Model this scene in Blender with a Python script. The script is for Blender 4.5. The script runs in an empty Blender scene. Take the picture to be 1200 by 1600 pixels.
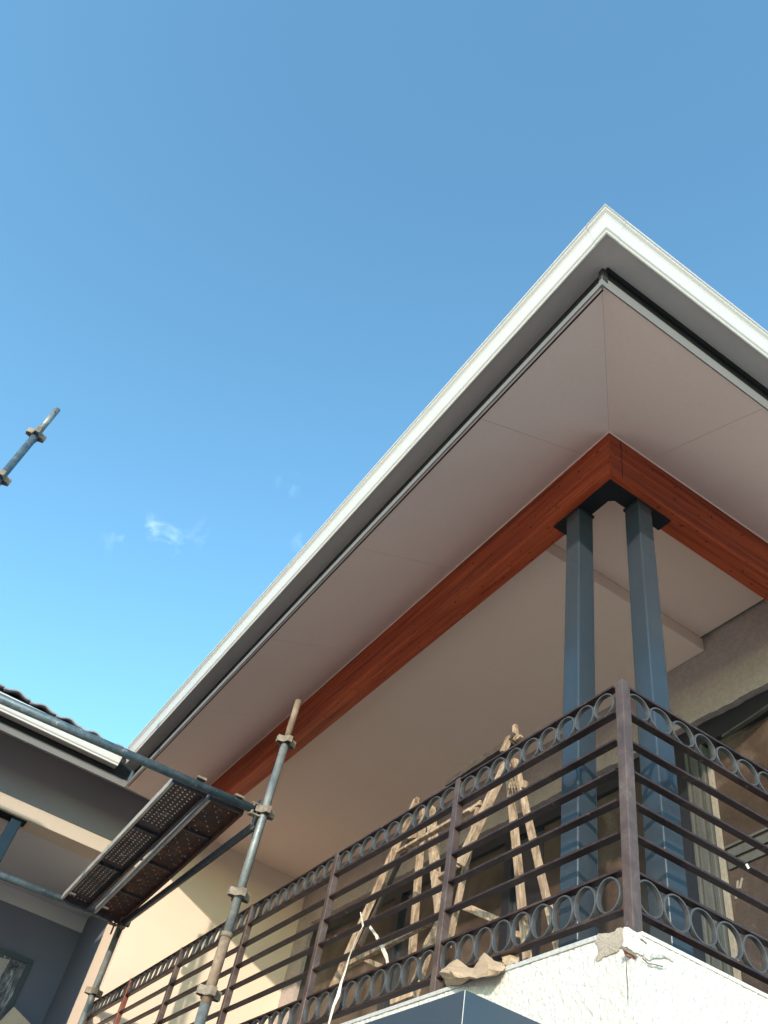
import bpy, bmesh, math, random
from mathutils import Vector, Matrix, noise
random.seed(7)
sc = bpy.context.scene
COL = sc.collection
R = math.radians

# ---------------------------------------------------------------- camera
CAM = Vector((-1.986, -1.998, -1.214))
RW = Matrix(((0.8267499822, -0.5342423611, 0.1762656099),
             (0.5040454406, 0.5642934523, -0.6538434281),
             (0.2498452798, 0.6294108398, 0.7358120205)))   # rows: right, down, forward
FPX = 1288.637
cam_d = bpy.data.cameras.new('camera')
cam = bpy.data.objects.new('camera', cam_d)
COL.objects.link(cam)
rx, dn, fw = Vector(RW[0]).normalized(), Vector(RW[1]).normalized(), Vector(RW[2]).normalized()
m3 = Matrix((rx, -dn, -fw)).transposed()
cam.matrix_world = Matrix.Translation(CAM) @ m3.to_4x4()
cam_d.sensor_fit = 'VERTICAL'
cam_d.sensor_height = 24.0
cam_d.lens = 24.0 * FPX / 1600.0
cam_d.clip_start = 0.05
cam_d.clip_end = 3000
sc.camera = cam

# ---------------------------------------------------------------- sun, sky, exposure
SUN_DIR = Vector((0.97, 1.0, -0.368)).normalized()        # the way the light travels
sl = bpy.data.lights.new('sun', 'SUN')
sl.energy = 2.2
sl.angle = R(0.6)
sl.color = (1.0, 0.83, 0.68)
so = bpy.data.objects.new('sun', sl)
so.rotation_euler = SUN_DIR.to_track_quat('-Z', 'Y').to_euler()
so.location = (-20, -24, 12)
COL.objects.link(so)

w = bpy.data.worlds.new('World')
sc.world = w
w.use_nodes = True
nt = w.node_tree
nt.nodes.clear()
N, L = nt.nodes, nt.links
out = N.new('ShaderNodeOutputWorld')
bg = N.new('ShaderNodeBackground')
sky = N.new('ShaderNodeTexSky')
sky.sky_type = 'NISHITA'
sky.sun_disc = False
sky.sun_elevation = math.asin(-SUN_DIR.z)
sky.sun_rotation = math.atan2(-SUN_DIR.x, -SUN_DIR.y)
sky.altitude = 0
sky.air_density = 1.0
sky.dust_density = 0.4
sky.ozone_density = 2.6
SKY_STRENGTH = 0.15
bg.inputs['Strength'].default_value = SKY_STRENGTH
# a few thin wisps of cloud far up in the sky, soft noise around fixed directions
tc = N.new('ShaderNodeTexCoord')
nrm = N.new('ShaderNodeVectorMath'); nrm.operation = 'NORMALIZE'
L.new(tc.outputs['Generated'], nrm.inputs[0])
wn = N.new('ShaderNodeTexNoise'); wn.inputs['Scale'].default_value = 26; wn.inputs['Detail'].default_value = 7; wn.inputs['Roughness'].default_value = .62
wn.inputs['Distortion'].default_value = .9
L.new(nrm.outputs[0], wn.inputs['Vector'])
wr = N.new('ShaderNodeMapRange'); wr.inputs['From Min'].default_value = .50; wr.inputs['From Max'].default_value = .72
L.new(wn.outputs['Fac'], wr.inputs['Value'])
acc = None
for dv, rad, amp in (((.025, .762, .648), .026, 1.0), ((.048, .759, .649), .020, 1.0), ((.0, .780, .626), .024, .55), ((.066, .760, .647), .022, .6),
                     ((.079, .745, .663), .028, .35), ((.137, .667, .732), .022, .5), ((.188, .699, .69), .02, .6)):
    v = Vector(dv).normalized()
    dm = N.new('ShaderNodeVectorMath'); dm.operation = 'DISTANCE'
    dm.inputs[1].default_value = v
    L.new(nrm.outputs[0], dm.inputs[0])
    mr = N.new('ShaderNodeMapRange'); mr.interpolation_type = 'SMOOTHSTEP'
    mr.inputs['From Min'].default_value = rad; mr.inputs['From Max'].default_value = 0
    mr.inputs['To Max'].default_value = amp * .24
    L.new(dm.outputs['Value'], mr.inputs['Value'])
    if acc is None:
        acc = mr.outputs[0]
    else:
        mx = N.new('ShaderNodeMath'); mx.operation = 'MAXIMUM'
        L.new(acc, mx.inputs[0]); L.new(mr.outputs[0], mx.inputs[1]); acc = mx.outputs[0]
mu = N.new('ShaderNodeMath'); mu.operation = 'MULTIPLY'
L.new(acc, mu.inputs[0]); L.new(wr.outputs[0], mu.inputs[1])
mixc = N.new('ShaderNodeMix'); mixc.data_type = 'RGBA'
L.new(mu.outputs[0], mixc.inputs['Factor'])
hsv = N.new('ShaderNodeHueSaturation')
hsv.inputs['Hue'].default_value = .5; hsv.inputs['Saturation'].default_value = 1.0; hsv.inputs['Value'].default_value = 1.0
L.new(sky.outputs[0], hsv.inputs['Color'])
tint = N.new('ShaderNodeMix'); tint.data_type = 'RGBA'; tint.blend_type = 'MULTIPLY'; tint.inputs['Factor'].default_value = 1
tint.inputs['B'].default_value = (1.12, 1.50, 1.38, 1)
L.new(hsv.outputs[0], tint.inputs['A'])
L.new(tint.outputs['Result'], mixc.inputs['A'])
mixc.inputs['B'].default_value = (6.0, 7.2, 8.4, 1)
L.new(mixc.outputs['Result'], bg.inputs['Color'])
L.new(bg.outputs[0], out.inputs[0])

sc.view_settings.view_transform = 'Standard'
sc.view_settings.look = 'None'
sc.view_settings.gamma = 1
sc.view_settings.exposure = 1.15
sc.view_settings.use_curve_mapping = False
sc.cycles.max_bounces = 8
sc.cycles.diffuse_bounces = 5

# ---------------------------------------------------------------- materials
def node_mat(name):
    m = bpy.data.materials.new(name)
    m.use_nodes = True
    t = m.node_tree
    b = t.nodes['Principled BSDF']
    return m, t, b

def noise_n(t, scale, detail=6, rough=.6, stretch=None, dist=0.0, off=None):
    tcn = t.nodes.new('ShaderNodeTexCoord')
    n = t.nodes.new('ShaderNodeTexNoise')
    n.inputs['Scale'].default_value = scale
    n.inputs['Detail'].default_value = detail
    n.inputs['Roughness'].default_value = rough
    n.inputs['Distortion'].default_value = dist
    if stretch or off:
        mp = t.nodes.new('ShaderNodeMapping')
        if stretch: mp.inputs['Scale'].default_value = stretch
        if off: mp.inputs['Location'].default_value = off
        t.links.new(tcn.outputs['Object'], mp.inputs['Vector'])
        t.links.new(mp.outputs[0], n.inputs['Vector'])
    else:
        t.links.new(tcn.outputs['Object'], n.inputs['Vector'])
    return n

def ramp(t, src, stops):
    r = t.nodes.new('ShaderNodeValToRGB')
    while len(r.color_ramp.elements) < len(stops):
        r.color_ramp.elements.new(.5)
    for e, (p, c) in zip(r.color_ramp.elements, stops):
        e.position = p
        e.color = (*c, 1) if len(c) == 3 else c
    t.links.new(src, r.inputs['Fac'])
    return r

def mixrgb(t, fac, a, b, mode='MIX'):
    m = t.nodes.new('ShaderNodeMix'); m.data_type = 'RGBA'; m.blend_type = mode
    if isinstance(fac, (int, float)): m.inputs['Factor'].default_value = fac
    else: t.links.new(fac, m.inputs['Factor'])
    for k, v in (('A', a), ('B', b)):
        if isinstance(v, tuple): m.inputs[k].default_value = (*v, 1) if len(v) == 3 else v
        else: t.links.new(v, m.inputs[k])
    return m.outputs['Result']

def bump(t, b, src, strength, dist=.01):
    n = t.nodes.new('ShaderNodeBump')
    n.inputs['Strength'].default_value = strength
    n.inputs['Distance'].default_value = dist
    t.links.new(src, n.inputs['Height'])
    t.links.new(n.outputs[0], b.inputs['Normal'])
    return n

def dirty(name, base, dark, rough=.6, scale=3.0, amount=.5, bscale=60, bstr=.15, metal=0.0, coat=0.0, fine=.25, spec=.5, bdist=.004):
    """plain coating with broad uneven dirt and a fine grain"""
    m, t, b = node_mat(name)
    n1 = noise_n(t, scale, 8, .65, dist=.4)
    r1 = ramp(t, n1.outputs['Fac'], [(.35, (0, 0, 0)), (.75, (1, 1, 1))])
    sc_ = t.nodes.new('ShaderNodeMath'); sc_.operation = 'MULTIPLY'; sc_.inputs[1].default_value = amount
    t.links.new(r1.outputs[0], sc_.inputs[0])
    c = mixrgb(t, sc_.outputs[0], base, dark)
    n2 = noise_n(t, bscale, 4, .6)
    r2 = ramp(t, n2.outputs['Fac'], [(.3, (1 - fine,) * 3), (.7, (1, 1, 1))])
    c = mixrgb(t, 1.0, c, r2.outputs[0], 'MULTIPLY')
    t.links.new(c, b.inputs['Base Color'])
    b.inputs['Roughness'].default_value = rough
    b.inputs['Metallic'].default_value = metal
    b.inputs['Specular IOR Level'].default_value = spec
    b.inputs['Coat Weight'].default_value = coat
    b.inputs['Coat Roughness'].default_value = .08
    bump(t, b, n2.outputs['Fac'], bstr, bdist)
    return m

M = {}
M['soffit'] = dirty('soffit_board_paint', (.73, .61, .59), (.68, .57, .555), .75, 1.3, .5, 40, .05, fine=.04)
M['ceiling'] = dirty('ceiling_paint', (.78, .62, .54), (.73, .58, .505), .8, .9, .5, 30, .04, fine=.03)
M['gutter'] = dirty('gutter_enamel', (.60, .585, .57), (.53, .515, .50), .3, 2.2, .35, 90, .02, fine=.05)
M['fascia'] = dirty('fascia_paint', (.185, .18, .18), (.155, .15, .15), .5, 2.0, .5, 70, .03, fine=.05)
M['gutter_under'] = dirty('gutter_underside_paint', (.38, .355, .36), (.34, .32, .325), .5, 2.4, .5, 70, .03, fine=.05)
M['void'] = dirty('dark_gap', (.02, .02, .022), (.01, .01, .01), .9)
M['column'] = dirty('column_blue_paint', (.030, .040, .052), (.042, .053, .066), .24, 5.0, .45, 110, .06, coat=.28, fine=.12, spec=.3)
M['cap'] = dirty('cap_plate_paint', (.010, .012, .017), (.008, .010, .014), .6, 5, .4, spec=.25)
M['canopy'] = dirty('canopy_slate_paint', (.036, .055, .082), (.030, .046, .070), .38, 1.5, .5, 90, .03, fine=.05)
M['cream'] = dirty('cream_plaster', (.74, .61, .50), (.69, .57, .465), .9, 1.5, .5, 70, .35, fine=.05)
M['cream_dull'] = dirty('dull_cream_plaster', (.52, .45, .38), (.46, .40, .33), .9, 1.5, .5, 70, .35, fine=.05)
M['wallwhite'] = dirty('white_plaster', (.66, .635, .60), (.56, .52, .46), .92, 2.5, .4, 55, .9, fine=.06, bdist=.012)
M['navy'] = dirty('dark_slate_wall_paint', (.155, .172, .25), (.175, .19, .24), .85, 1.2, .6, 80, .3, fine=.1)
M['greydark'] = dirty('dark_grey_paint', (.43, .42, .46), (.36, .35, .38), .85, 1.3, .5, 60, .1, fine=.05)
M['wall_shade'] = dirty('painted_wall_shade', (.25, .235, .26), (.21, .20, .22), .85, 1.3, .5, 60, .1, fine=.05)
M['ceilgrey'] = dirty('patio_ceiling_paint', (.53, .55, .61), (.47, .49, .54), .85, 1.3, .5, 60, .1, fine=.05)
M['greypanel'] = dirty('grey_panel_paint', (.24, .24, .245), (.20, .20, .205), .8, 1, .5, 60, .1, fine=.05)
M['roughplaster'] = dirty('raw_plaster', (.46, .39, .365), (.35, .295, .275), .95, 3.0, .6, 38, .8, fine=.22, bdist=.01)
M['blackframe'] = dirty('black_door_frame', (.018, .02, .026), (.03, .032, .036), .35, 3, .4)
M['greenmetal'] = dirty('mill_aluminium', (.15, .15, .135), (.07, .075, .07), .35, 6, .6, 80, .1, metal=.3)
M['concrete'] = dirty('cement_patch', (.42, .36, .30), (.33, .28, .23), .95, 9, .6, 120, .8, fine=.2)
M['crack'] = dirty('crack_shadow', (.22, .18, .15), (.10, .08, .07), .95, 40, .6)
M['brick'] = dirty('exposed_brick', (.40, .17, .10), (.25, .11, .07), .9, 14, .6, 90, .6)
M['ground'] = dirty('yard_screed', (.54, .43, .34), (.42, .34, .27), .95, .4, .6, 12, .4, fine=.15)
M['tile'] = dirty('concrete_roof_tile', (.36, .36, .38), (.26, .265, .285), .75, 5, .6, 60, .3, fine=.15)
M['paper'] = dirty('brown_paper', (.50, .36, .24), (.34, .24, .16), .85, 12, .6, 60, .5, fine=.12)
M['pale_strip'] = dirty('pale_strip', (.82, .74, .64), (.62, .52, .42), .7, 14, .5, 60, .3)
M['ring'] = dirty('ring_primer_steel', (.085, .088, .095), (.05, .042, .038), .42, 18, .65, 150, .15, fine=.2, metal=.15)
M['flash'] = dirty('grey_flashing', (.55, .54, .53), (.38, .37, .36), .7, 9, .6, 60, .2)
M['dark_board'] = dirty('weathered_dark_board', (.055, .038, .03), (.13, .095, .075), .9, 26, .6, 90, .9)
M['cream_stile'] = dirty('cream_stile', (.30, .265, .215), (.20, .175, .14), .7, 10, .5)
M['white_tag'] = dirty('white_label', (.85, .84, .82), (.6, .6, .6), .6, 20, .4)

def glass_brown():
    m, t, b = node_mat('dusty_brown_glass')
    n = noise_n(t, 2.2, 9, .7, dist=.6)
    r = ramp(t, n.outputs['Fac'], [(.32, (.040, .027, .020)), (.52, (.080, .056, .042)), (.70, (.16, .125, .10))])
    n2 = noise_n(t, 60, 5, .7)
    r2 = ramp(t, n2.outputs['Fac'], [(.35, (.7, .7, .7)), (.7, (1.15, 1.12, 1.1))])
    t.links.new(mixrgb(t, 1, r.outputs[0], r2.outputs[0], 'MULTIPLY'), b.inputs['Base Color'])
    b.inputs['Roughness'].default_value = .32
    b.inputs['Specular IOR Level'].default_value = .45
    return m
M['glass_brown'] = glass_brown()

def glass_plain(name, col):
    m, t, b = node_mat(name)
    b.inputs['Base Color'].default_value = (*col, 1)
    n = noise_n(t, 5, 6, .6)
    rr = t.nodes.new('ShaderNodeMapRange'); rr.inputs['To Min'].default_value = .06; rr.inputs['To Max'].default_value = .3
    t.links.new(n.outputs['Fac'], rr.inputs['Value']); t.links.new(rr.outputs[0], b.inputs['Roughness'])
    b.inputs['Specular IOR Level'].default_value = .8
    b.inputs['Coat Weight'].default_value = .6
    return m
M['glass_dark'] = glass_plain('dark_door_glass', (.02, .024, .03))

def film():
    m, t, b = node_mat('wrinkled_plastic_film')
    n = noise_n(t, 4.5, 9, .7, stretch=(3.0, 1, .8), dist=2.4)
    r = ramp(t, n.outputs['Fac'], [(.40, (.05, .06, .08)), (.5, (.17, .18, .22)), (.58, (.30, .31, .36)), (.66, (.75, .76, .8))])
    t.links.new(r.outputs[0], b.inputs['Base Color'])
    b.inputs['Roughness'].default_value = .2
    bump(t, b, n.outputs['Fac'], .8, .03)
    return m
M['film'] = film()

def beam_mat(name, axis):
    m, t, b = node_mat(name)
    st = {0: (.35, 9, 9), 1: (9, .35, 9)}[axis]
    n = noise_n(t, 3.0, 9, .62, stretch=st, dist=.5)
    r = ramp(t, n.outputs['Fac'], [(.28, (.14, .019, .008)), (.42, (.32, .050, .018)), (.6, (.44, .090, .032)), (.78, (.58, .17, .065))])
    # broad tonal change from lamella to lamella
    sep = t.nodes.new('ShaderNodeTexCoord')
    n3 = noise_n(t, 1.2, 3, .5, stretch={0: (.5, 4, 7), 1: (4, .5, 7)}[axis])
    r3 = ramp(t, n3.outputs['Fac'], [(.3, (.72, .70, .68)), (.7, (1.18, 1.12, 1.05))])
    c = mixrgb(t, 1, r.outputs[0], r3.outputs[0], 'MULTIPLY')
    # knots
    v = t.nodes.new('ShaderNodeTexVoronoi'); v.feature = 'F1'
    mp = t.nodes.new('ShaderNodeMapping')
    mp.inputs['Scale'].default_value = {0: (2.4, 6.5, 6.5), 1: (6.5, 2.4, 6.5)}[axis]
    tcn = t.nodes.new('ShaderNodeTexCoord')
    t.links.new(tcn.outputs['Object'], mp.inputs['Vector']); t.links.new(mp.outputs[0], v.inputs['Vector'])
    rk = ramp(t, v.outputs['Distance'], [(.09, (1, 1, 1)), (.17, (0, 0, 0))])
    c = mixrgb(t, rk.outputs[0], c, (.035, .012, .008))
    t.links.new(c, b.inputs['Base Color'])
    b.inputs['Roughness'].default_value = .6
    b.inputs['Specular IOR Level'].default_value = .3
    bump(t, b, n.outputs['Fac'], .35, .006)
    return m
M['beamX'] = beam_mat('stained_timber_along_x', 0)
M['beamY'] = beam_mat('stained_timber_along_y', 1)

def timber():
    m, t, b = node_mat('rough_pale_timber')
    n = noise_n(t, 5, 8, .7, stretch=(6, 6, 1.2), dist=.6)
    r = ramp(t, n.outputs['Fac'], [(.28, (.09, .055, .035)), (.42, (.24, .16, .105)), (.56, (.40, .29, .20)), (.75, (.56, .46, .36))])
    n2 = noise_n(t, 9, 6, .7)
    r2 = ramp(t, n2.outputs['Fac'], [(.34, (.35, .28, .24)), (.46, (1, 1, 1))])
    t.links.new(mixrgb(t, .8, r.outputs[0], r2.outputs[0], 'MULTIPLY'), b.inputs['Base Color'])
    b.inputs['Roughness'].default_value = .85
    bump(t, b, n.outputs['Fac'], .6, .008)
    return m
M['timber'] = timber()

def rail_mat(name, c1, c2, c3):
    m, t, b = node_mat(name)
    n = noise_n(t, 7, 9, .72, dist=.8)
    r = ramp(t, n.outputs['Fac'], [(.3, c1), (.5, c2), (.68, c3)])
    n2 = noise_n(t, 30, 6, .75, stretch=(1, 1, .6))
    r2 = ramp(t, n2.outputs['Fac'], [(.60, (0, 0, 0)), (.70, (1, 1, 1))])
    sm = t.nodes.new('ShaderNodeMath'); sm.operation = 'MULTIPLY'; sm.inputs[1].default_value = .45
    t.links.new(r2.outputs[0], sm.inputs[0])
    t.links.new(mixrgb(t, sm.outputs[0], r.outputs[0], (.36, .30, .27)), b.inputs['Base Color'])
    b.inputs['Roughness'].default_value = .42
    b.inputs['Metallic'].default_value = .2
    bump(t, b, n2.outputs['Fac'], .2, .003)
    return m
M['rail'] = rail_mat('dusty_brown_rail_paint', (.020, .009, .008), (.038, .018, .016), (.075, .045, .038))
M['post'] = rail_mat('brown_post_paint', (.055, .034, .030), (.095, .062, .055), (.16, .115, .10))
M['post_red'] = rail_mat('red_brown_post_paint', (.13, .04, .028), (.20, .065, .045), (.27, .12, .09))

def scaff(name, stops, rough=.5, metal=.35):
    m, t, b = node_mat(name)
    n = noise_n(t, 8, 9, .75, stretch=(1, 1, 1), dist=1.0)
    r = ramp(t, n.outputs['Fac'], stops)
    n2 = noise_n(t, 26, 5, .7)
    r2 = ramp(t, n2.outputs['Fac'], [(.62, (0, 0, 0)), (.68, (1, 1, 1))])
    t.links.new(mixrgb(t, r2.outputs[0], r.outputs[0], (.34, .33, .31)), b.inputs['Base Color'])
    b.inputs['Roughness'].default_value = rough
    b.inputs['Metallic'].default_value = metal
    bump(t, b, n2.outputs['Fac'], .35, .004)
    return m
M['tube'] = scaff('galvanised_tube', [(.32, (.10, .12, .13)), (.5, (.19, .21, .22)), (.62, (.27, .27, .25)), (.75, (.33, .26, .20))])
M['tube_blue'] = scaff('blue_grey_tube', [(.32, (.045, .075, .10)), (.5, (.08, .12, .15)), (.66, (.15, .19, .21)), (.8, (.26, .22, .18))])
M['tube_rust'] = scaff('rusty_tube', [(.3, (.12, .075, .055)), (.5, (.22, .155, .11)), (.7, (.33, .26, .20))], .75, .1)
M['tube_dark'] = scaff('dark_tube', [(.3, (.02, .028, .04)), (.55, (.04, .05, .065)), (.75, (.09, .09, .09))])
M['fitting'] = scaff('worn_fitting', [(.3, (.11, .08, .06)), (.5, (.21, .17, .13)), (.7, (.34, .29, .24))], .7, .15)
M['deck'] = scaff('dark_steel_deck', [(.3, (.035, .035, .045)), (.5, (.06, .055, .065)), (.65, (.10, .065, .055)), (.8, (.16, .075, .04))], .6, .3)
M['deck_rust'] = scaff('rusty_steel_deck', [(.36, (.03, .025, .03)), (.50, (.065, .035, .03)), (.62, (.13, .05, .03)), (.78, (.18, .085, .055))], .75, .15)
M['lip'] = scaff('worn_plank_lip', [(.3, (.22, .21, .20)), (.55, (.40, .39, .37)), (.75, (.46, .34, .25))], .6, .2)

# ---------------------------------------------------------------- mesh helpers
class MB:
    def __init__(s):
        s.bm = bmesh.new()
    def verts_faces(s, vs, fs, smooth=False):
        vv = [s.bm.verts.new(v) for v in vs]
        for f in fs:
            try:
                fc = s.bm.faces.new([vv[i] for i in f]); fc.smooth = smooth
            except ValueError:
                pass
        return vv
    def box(s, x0, x1, y0, y1, z0, z1):
        vs = [(x, y, z) for z in (z0, z1) for y in (y0, y1) for x in (x0, x1)]
        s.verts_faces(vs, [(0, 2, 3, 1), (4, 5, 7, 6), (0, 1, 5, 4), (2, 6, 7, 3), (0, 4, 6, 2), (1, 3, 7, 5)])
        return s
    def prism(s, pts, off):
        """closed polygon pts (3D) extruded by vector off"""
        n = len(pts); off = Vector(off)
        a = [Vector(p) for p in pts]; vs = a + [p + off for p in a]
        fs = [tuple(range(n - 1, -1, -1)), tuple(range(n, 2 * n))] + [(i, (i + 1) % n, n + (i + 1) % n, n + i) for i in range(n)]
        s.verts_faces(vs, fs)
        return s
    def tube(s, p, q, r, seg=16, r2=None, smooth=True, inner=None, capped=True):
        p, q = Vector(p), Vector(q); d = (q - p).normalized()
        u = d.orthogonal().normalized(); v = d.cross(u); r2 = r if r2 is None else r2
        rings = [(p, r), (q, r2)]
        if inner: rings = [(p + d * .05, inner), (p, inner), (p, r), (q, r2), (q, inner), (q - d * .05, inner)]
        vs = []
        for c, rr in rings:
            for i in range(seg):
                a = 2 * math.pi * i / seg
                vs.append(c + (u * math.cos(a) + v * math.sin(a)) * rr)
        vv = [s.bm.verts.new(x) for x in vs]
        for k in range(len(rings) - 1):
            sm = smooth and not (inner and k in (1, 3))
            for i in range(seg):
                f = s.bm.faces.new((vv[k * seg + i], vv[k * seg + (i + 1) % seg], vv[(k + 1) * seg + (i + 1) % seg], vv[(k + 1) * seg + i])); f.smooth = sm
        if capped or inner:
            s.bm.faces.new(vv[:seg][::-1]); s.bm.faces.new(vv[-seg:])
        return s
    def bar(s, p, q, w, t, up=(0, 0, 1), jit=0.0, segs=1, taper=1.0):
        """rectangular length from p to q, width w (sideways), thickness t (along up)"""
        p, q = Vector(p), Vector(q); d = (q - p).normalized(); up = Vector(up)
        sd = d.cross(up).normalized(); un = sd.cross(d).normalized()
        vs = []
        for k in range(segs + 1):
            f = k / segs; c = p.lerp(q, f); ww = w * (1 + (taper - 1) * f)
            jj = Vector((random.uniform(-jit, jit), random.uniform(-jit, jit), random.uniform(-jit, jit))) if 0 < k < segs else Vector()
            for a, b in ((-1, -1), (1, -1), (1, 1), (-1, 1)):
                vs.append(c + jj + sd * a * ww / 2 * (1 + random.uniform(-jit, jit) * 4) + un * b * t / 2 * (1 + random.uniform(-jit, jit) * 4))
        fs = [(0, 1, 2, 3)[::-1], tuple(range(4 * segs, 4 * segs + 4))]
        for k in range(segs):
            for i in range(4):
                fs.append((4 * k + i, 4 * k + (i + 1) % 4, 4 * k + 4 + (i + 1) % 4, 4 * k + 4 + i))
        s.verts_faces(vs, fs)
        return s
    def build(s, name, m, parent=None, bevel=0.0, fix=True, seg=2):
        if fix: bmesh.ops.recalc_face_normals(s.bm, faces=s.bm.faces)
        me = bpy.data.meshes.new(name); s.bm.to_mesh(me); s.bm.free()
        o = bpy.data.objects.new(name, me); COL.objects.link(o)
        me.materials.append(M[m] if isinstance(m, str) else m)
        if parent: o.parent = parent
        if bevel:
            bv = o.modifiers.new('bevel', 'BEVEL'); bv.width = bevel; bv.segments = seg; bv.limit_method = 'ANGLE'; bv.angle_limit = R(40)
        return o

def tag(o, label=None, cat=None, group=None, kind=None):
    if label: o['label'] = label
    if cat: o['category'] = cat
    if group: o['group'] = group
    if kind: o['kind'] = kind
    return o

def thing(name, label, cat, group=None):
    o = bpy.data.objects.new(name, None); COL.objects.link(o)
    o.empty_display_size = .1
    return tag(o, label, cat, group)

def inst(src, name, parent, loc=(0, 0, 0), rot=None):
    o = bpy.data.objects.new(name, src.data); COL.objects.link(o); o.parent = parent
    o.location = loc
    if rot: o.rotation_euler = rot
    for md in src.modifiers:
        if md.type == 'BEVEL':
            bv = o.modifiers.new('bevel', 'BEVEL'); bv.width = md.width; bv.segments = md.segments; bv.limit_method = 'ANGLE'; bv.angle_limit = md.angle_limit
    return o

def on(px, py, axis, val):
    """the point of the plane axis=val that lies along one line of sight of the survey view"""
    d = rx * ((px - 600) / FPX) + dn * ((py - 800) / FPX) + fw
    t = (val - CAM[axis]) / d[axis]
    return CAM + d * t

def extrude_profile(mb, path, prof, closed=False):
    """prof: list of (d, z); path: list of functions d -> (x, y)"""
    secs = [[(*f(d), z) for d, z in prof] for f in path]
    n = len(prof)
    vv = [[mb.bm.verts.new(p) for p in s] for s in secs]
    for a, b in zip(vv, vv[1:]):
        for i in range(n if closed else n - 1):
            mb.bm.faces.new((a[i], a[(i + 1) % n], b[(i + 1) % n], b[i]))
    if closed:
        mb.bm.faces.new(vv[0]); mb.bm.faces.new(vv[-1][::-1])
    return mb

# ================================================================ SETTING
g = MB()
g.verts_faces([(-600, -600, -2.8), (600, -600, -2.8), (600, 600, -2.8), (-600, 600, -2.8)], [(0, 1, 2, 3)])
tag(g.build('ground', 'ground'), kind='structure')

# ================================================================ HOUSE (main block)
house = thing('house', 'house with wide eaves, white gutter, red timber beam and balcony behind brown railing', 'house')
XF = -.655                     # outer face of the fascia, both sides
ZF = 2.677                     # its bottom
K = .426                       # rake of the eaves
YE = 6.30                      # eave line of the far wing
def soff(d, lift=0.0): return ZF + .012 + K * d + lift     # d = distance inward from the fascia

# gutters and fascias -------------------------------------------------
FAR = 7.5
GX, GY = -.631, -.675
main_path = [lambda d: (GX - d, YE - d), lambda d: (GX - d, GY - d), lambda d: (FAR, GY - d)]
ogee = [(.128, 2.842), (.133, 2.8395), (.138, 2.843), (.139, 2.851), (.1375, 2.855), (.141, 2.859), (.147, 2.863), (.151, 2.870), (.157, 2.895), (.164, 2.922), (.170, 2.940),
        (.176, 2.949), (.184, 2.956), (.1885, 2.960), (.190, 2.968), (.198, 2.973), (.199, 2.984), (.192, 2.988), (.184, 2.978), (.178, 2.962), (.150, 2.905), (.130, 2.87)]
mb = MB(); extrude_profile(mb, main_path, ogee, True)
gut = mb.build('gutter', 'gutter', house)
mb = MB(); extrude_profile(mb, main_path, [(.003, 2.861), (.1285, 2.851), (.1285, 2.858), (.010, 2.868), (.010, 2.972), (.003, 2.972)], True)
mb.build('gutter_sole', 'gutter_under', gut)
# mitre straps at the corner and slip joints in the gutter front
corner_piece = MB()
extrude_profile(corner_piece, [lambda d: (GX - d, GY - .06), lambda d: (GX - d, GY - d), lambda d: (GX - .06, GY - d)],
                [(d + .0022, z - (.0022 if i < 4 else 0)) for i, (d, z) in enumerate(ogee[:16])] + [(d, z) for d, z in ogee[15::-1]], True)
corner_piece.build('gutter_corner_angle', 'gutter', gut)
# fascia board: a pale lower strip, gutter shade above painted as a dark board
mb = MB(); extrude_profile(mb, [lambda d: (XF - d, YE - d), lambda d: (XF - d, XF - d)], [(0, ZF), (0, 2.732), (-.004, 2.732), (-.004, ZF)], True)
fas = mb.build('fascia', 'fascia', house)
mb = MB(); extrude_profile(mb, [lambda d: (XF - d, XF - d), lambda d: (FAR, XF - d)], [(0, ZF), (0, 2.778), (-.004, 2.778), (-.004, ZF)], True)
mb.build('fascia', 'fascia', house)
mb = MB(); mb.box(GX - .0005, GX + .012, GX, YE, 2.70, 2.975); mb.box(GX - .02, GX + .012, XF - .004, GX, 2.735, 2.975); mb.box(GX + .012, FAR, XF + .006, XF + .013, 2.70, 2.975)
mb.box(GX - .001, FAR, GY - .001, XF + .001, 2.862, 2.975)
mb.build('gutter_shade_board', 'void', house)
mb = MB(); mb.box(XF - .0015, XF + .02, XF - .0015, XF + .02, ZF + .001, 2.742); mb.build('corner_cover', 'fascia', fas)
# soffit boards, each one a piece, mitred along the hip ----------------------
def soffit_piece(parent, plan, side, name='soffit_board', m='soffit'):
    """plan polygon (x, y); side 0: rises with x, 1: rises with y (main), 2: rises with y from the wing eave"""
    def z(x, y):
        d = {0: x - XF, 1: y - XF, 2: y - YE}[side]
        return soff(d)
    b_ = MB(); b_.prism([(x, y, z(x, y)) for x, y in plan], (0, 0, .006))
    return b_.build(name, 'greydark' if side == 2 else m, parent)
IN = .17                       # runs until just behind the beam's outer face
gp = .0012
a0 = XF + .013
js = [.375, 1.75, 3.07, 4.42, 5.72]
prev = None
soffit_piece(house, [(a0, a0 + gp * .5), (a0, js[0] - gp), (IN, js[0] - gp), (IN, IN + gp * .5)], 0)
for k in range(4):
    soffit_piece(house, [(a0, js[k] + gp), (a0, js[k + 1] - gp), (IN, js[k + 1] - gp), (IN, js[k] + gp)], 0)
# last one meets the wing along the valley
soffit_piece(house, [(a0, js[4] + gp), (a0, YE + .024), (.045, 7.0), (IN, 7.0), (IN, js[4] + gp)], 0)
xs = [.479, 1.82, 3.16, 4.5, 5.84, 7.18]
soffit_piece(house, [(a0 + gp * .5, a0), (IN + gp * .5, IN), (xs[0] - gp, IN), (xs[0] - gp, a0)], 1)
for k in range(5):
    soffit_piece(house, [(xs[k] + gp, a0), (xs[k] + gp, IN), (xs[k + 1] - gp, IN), (xs[k + 1] - gp, a0)], 1)
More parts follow.
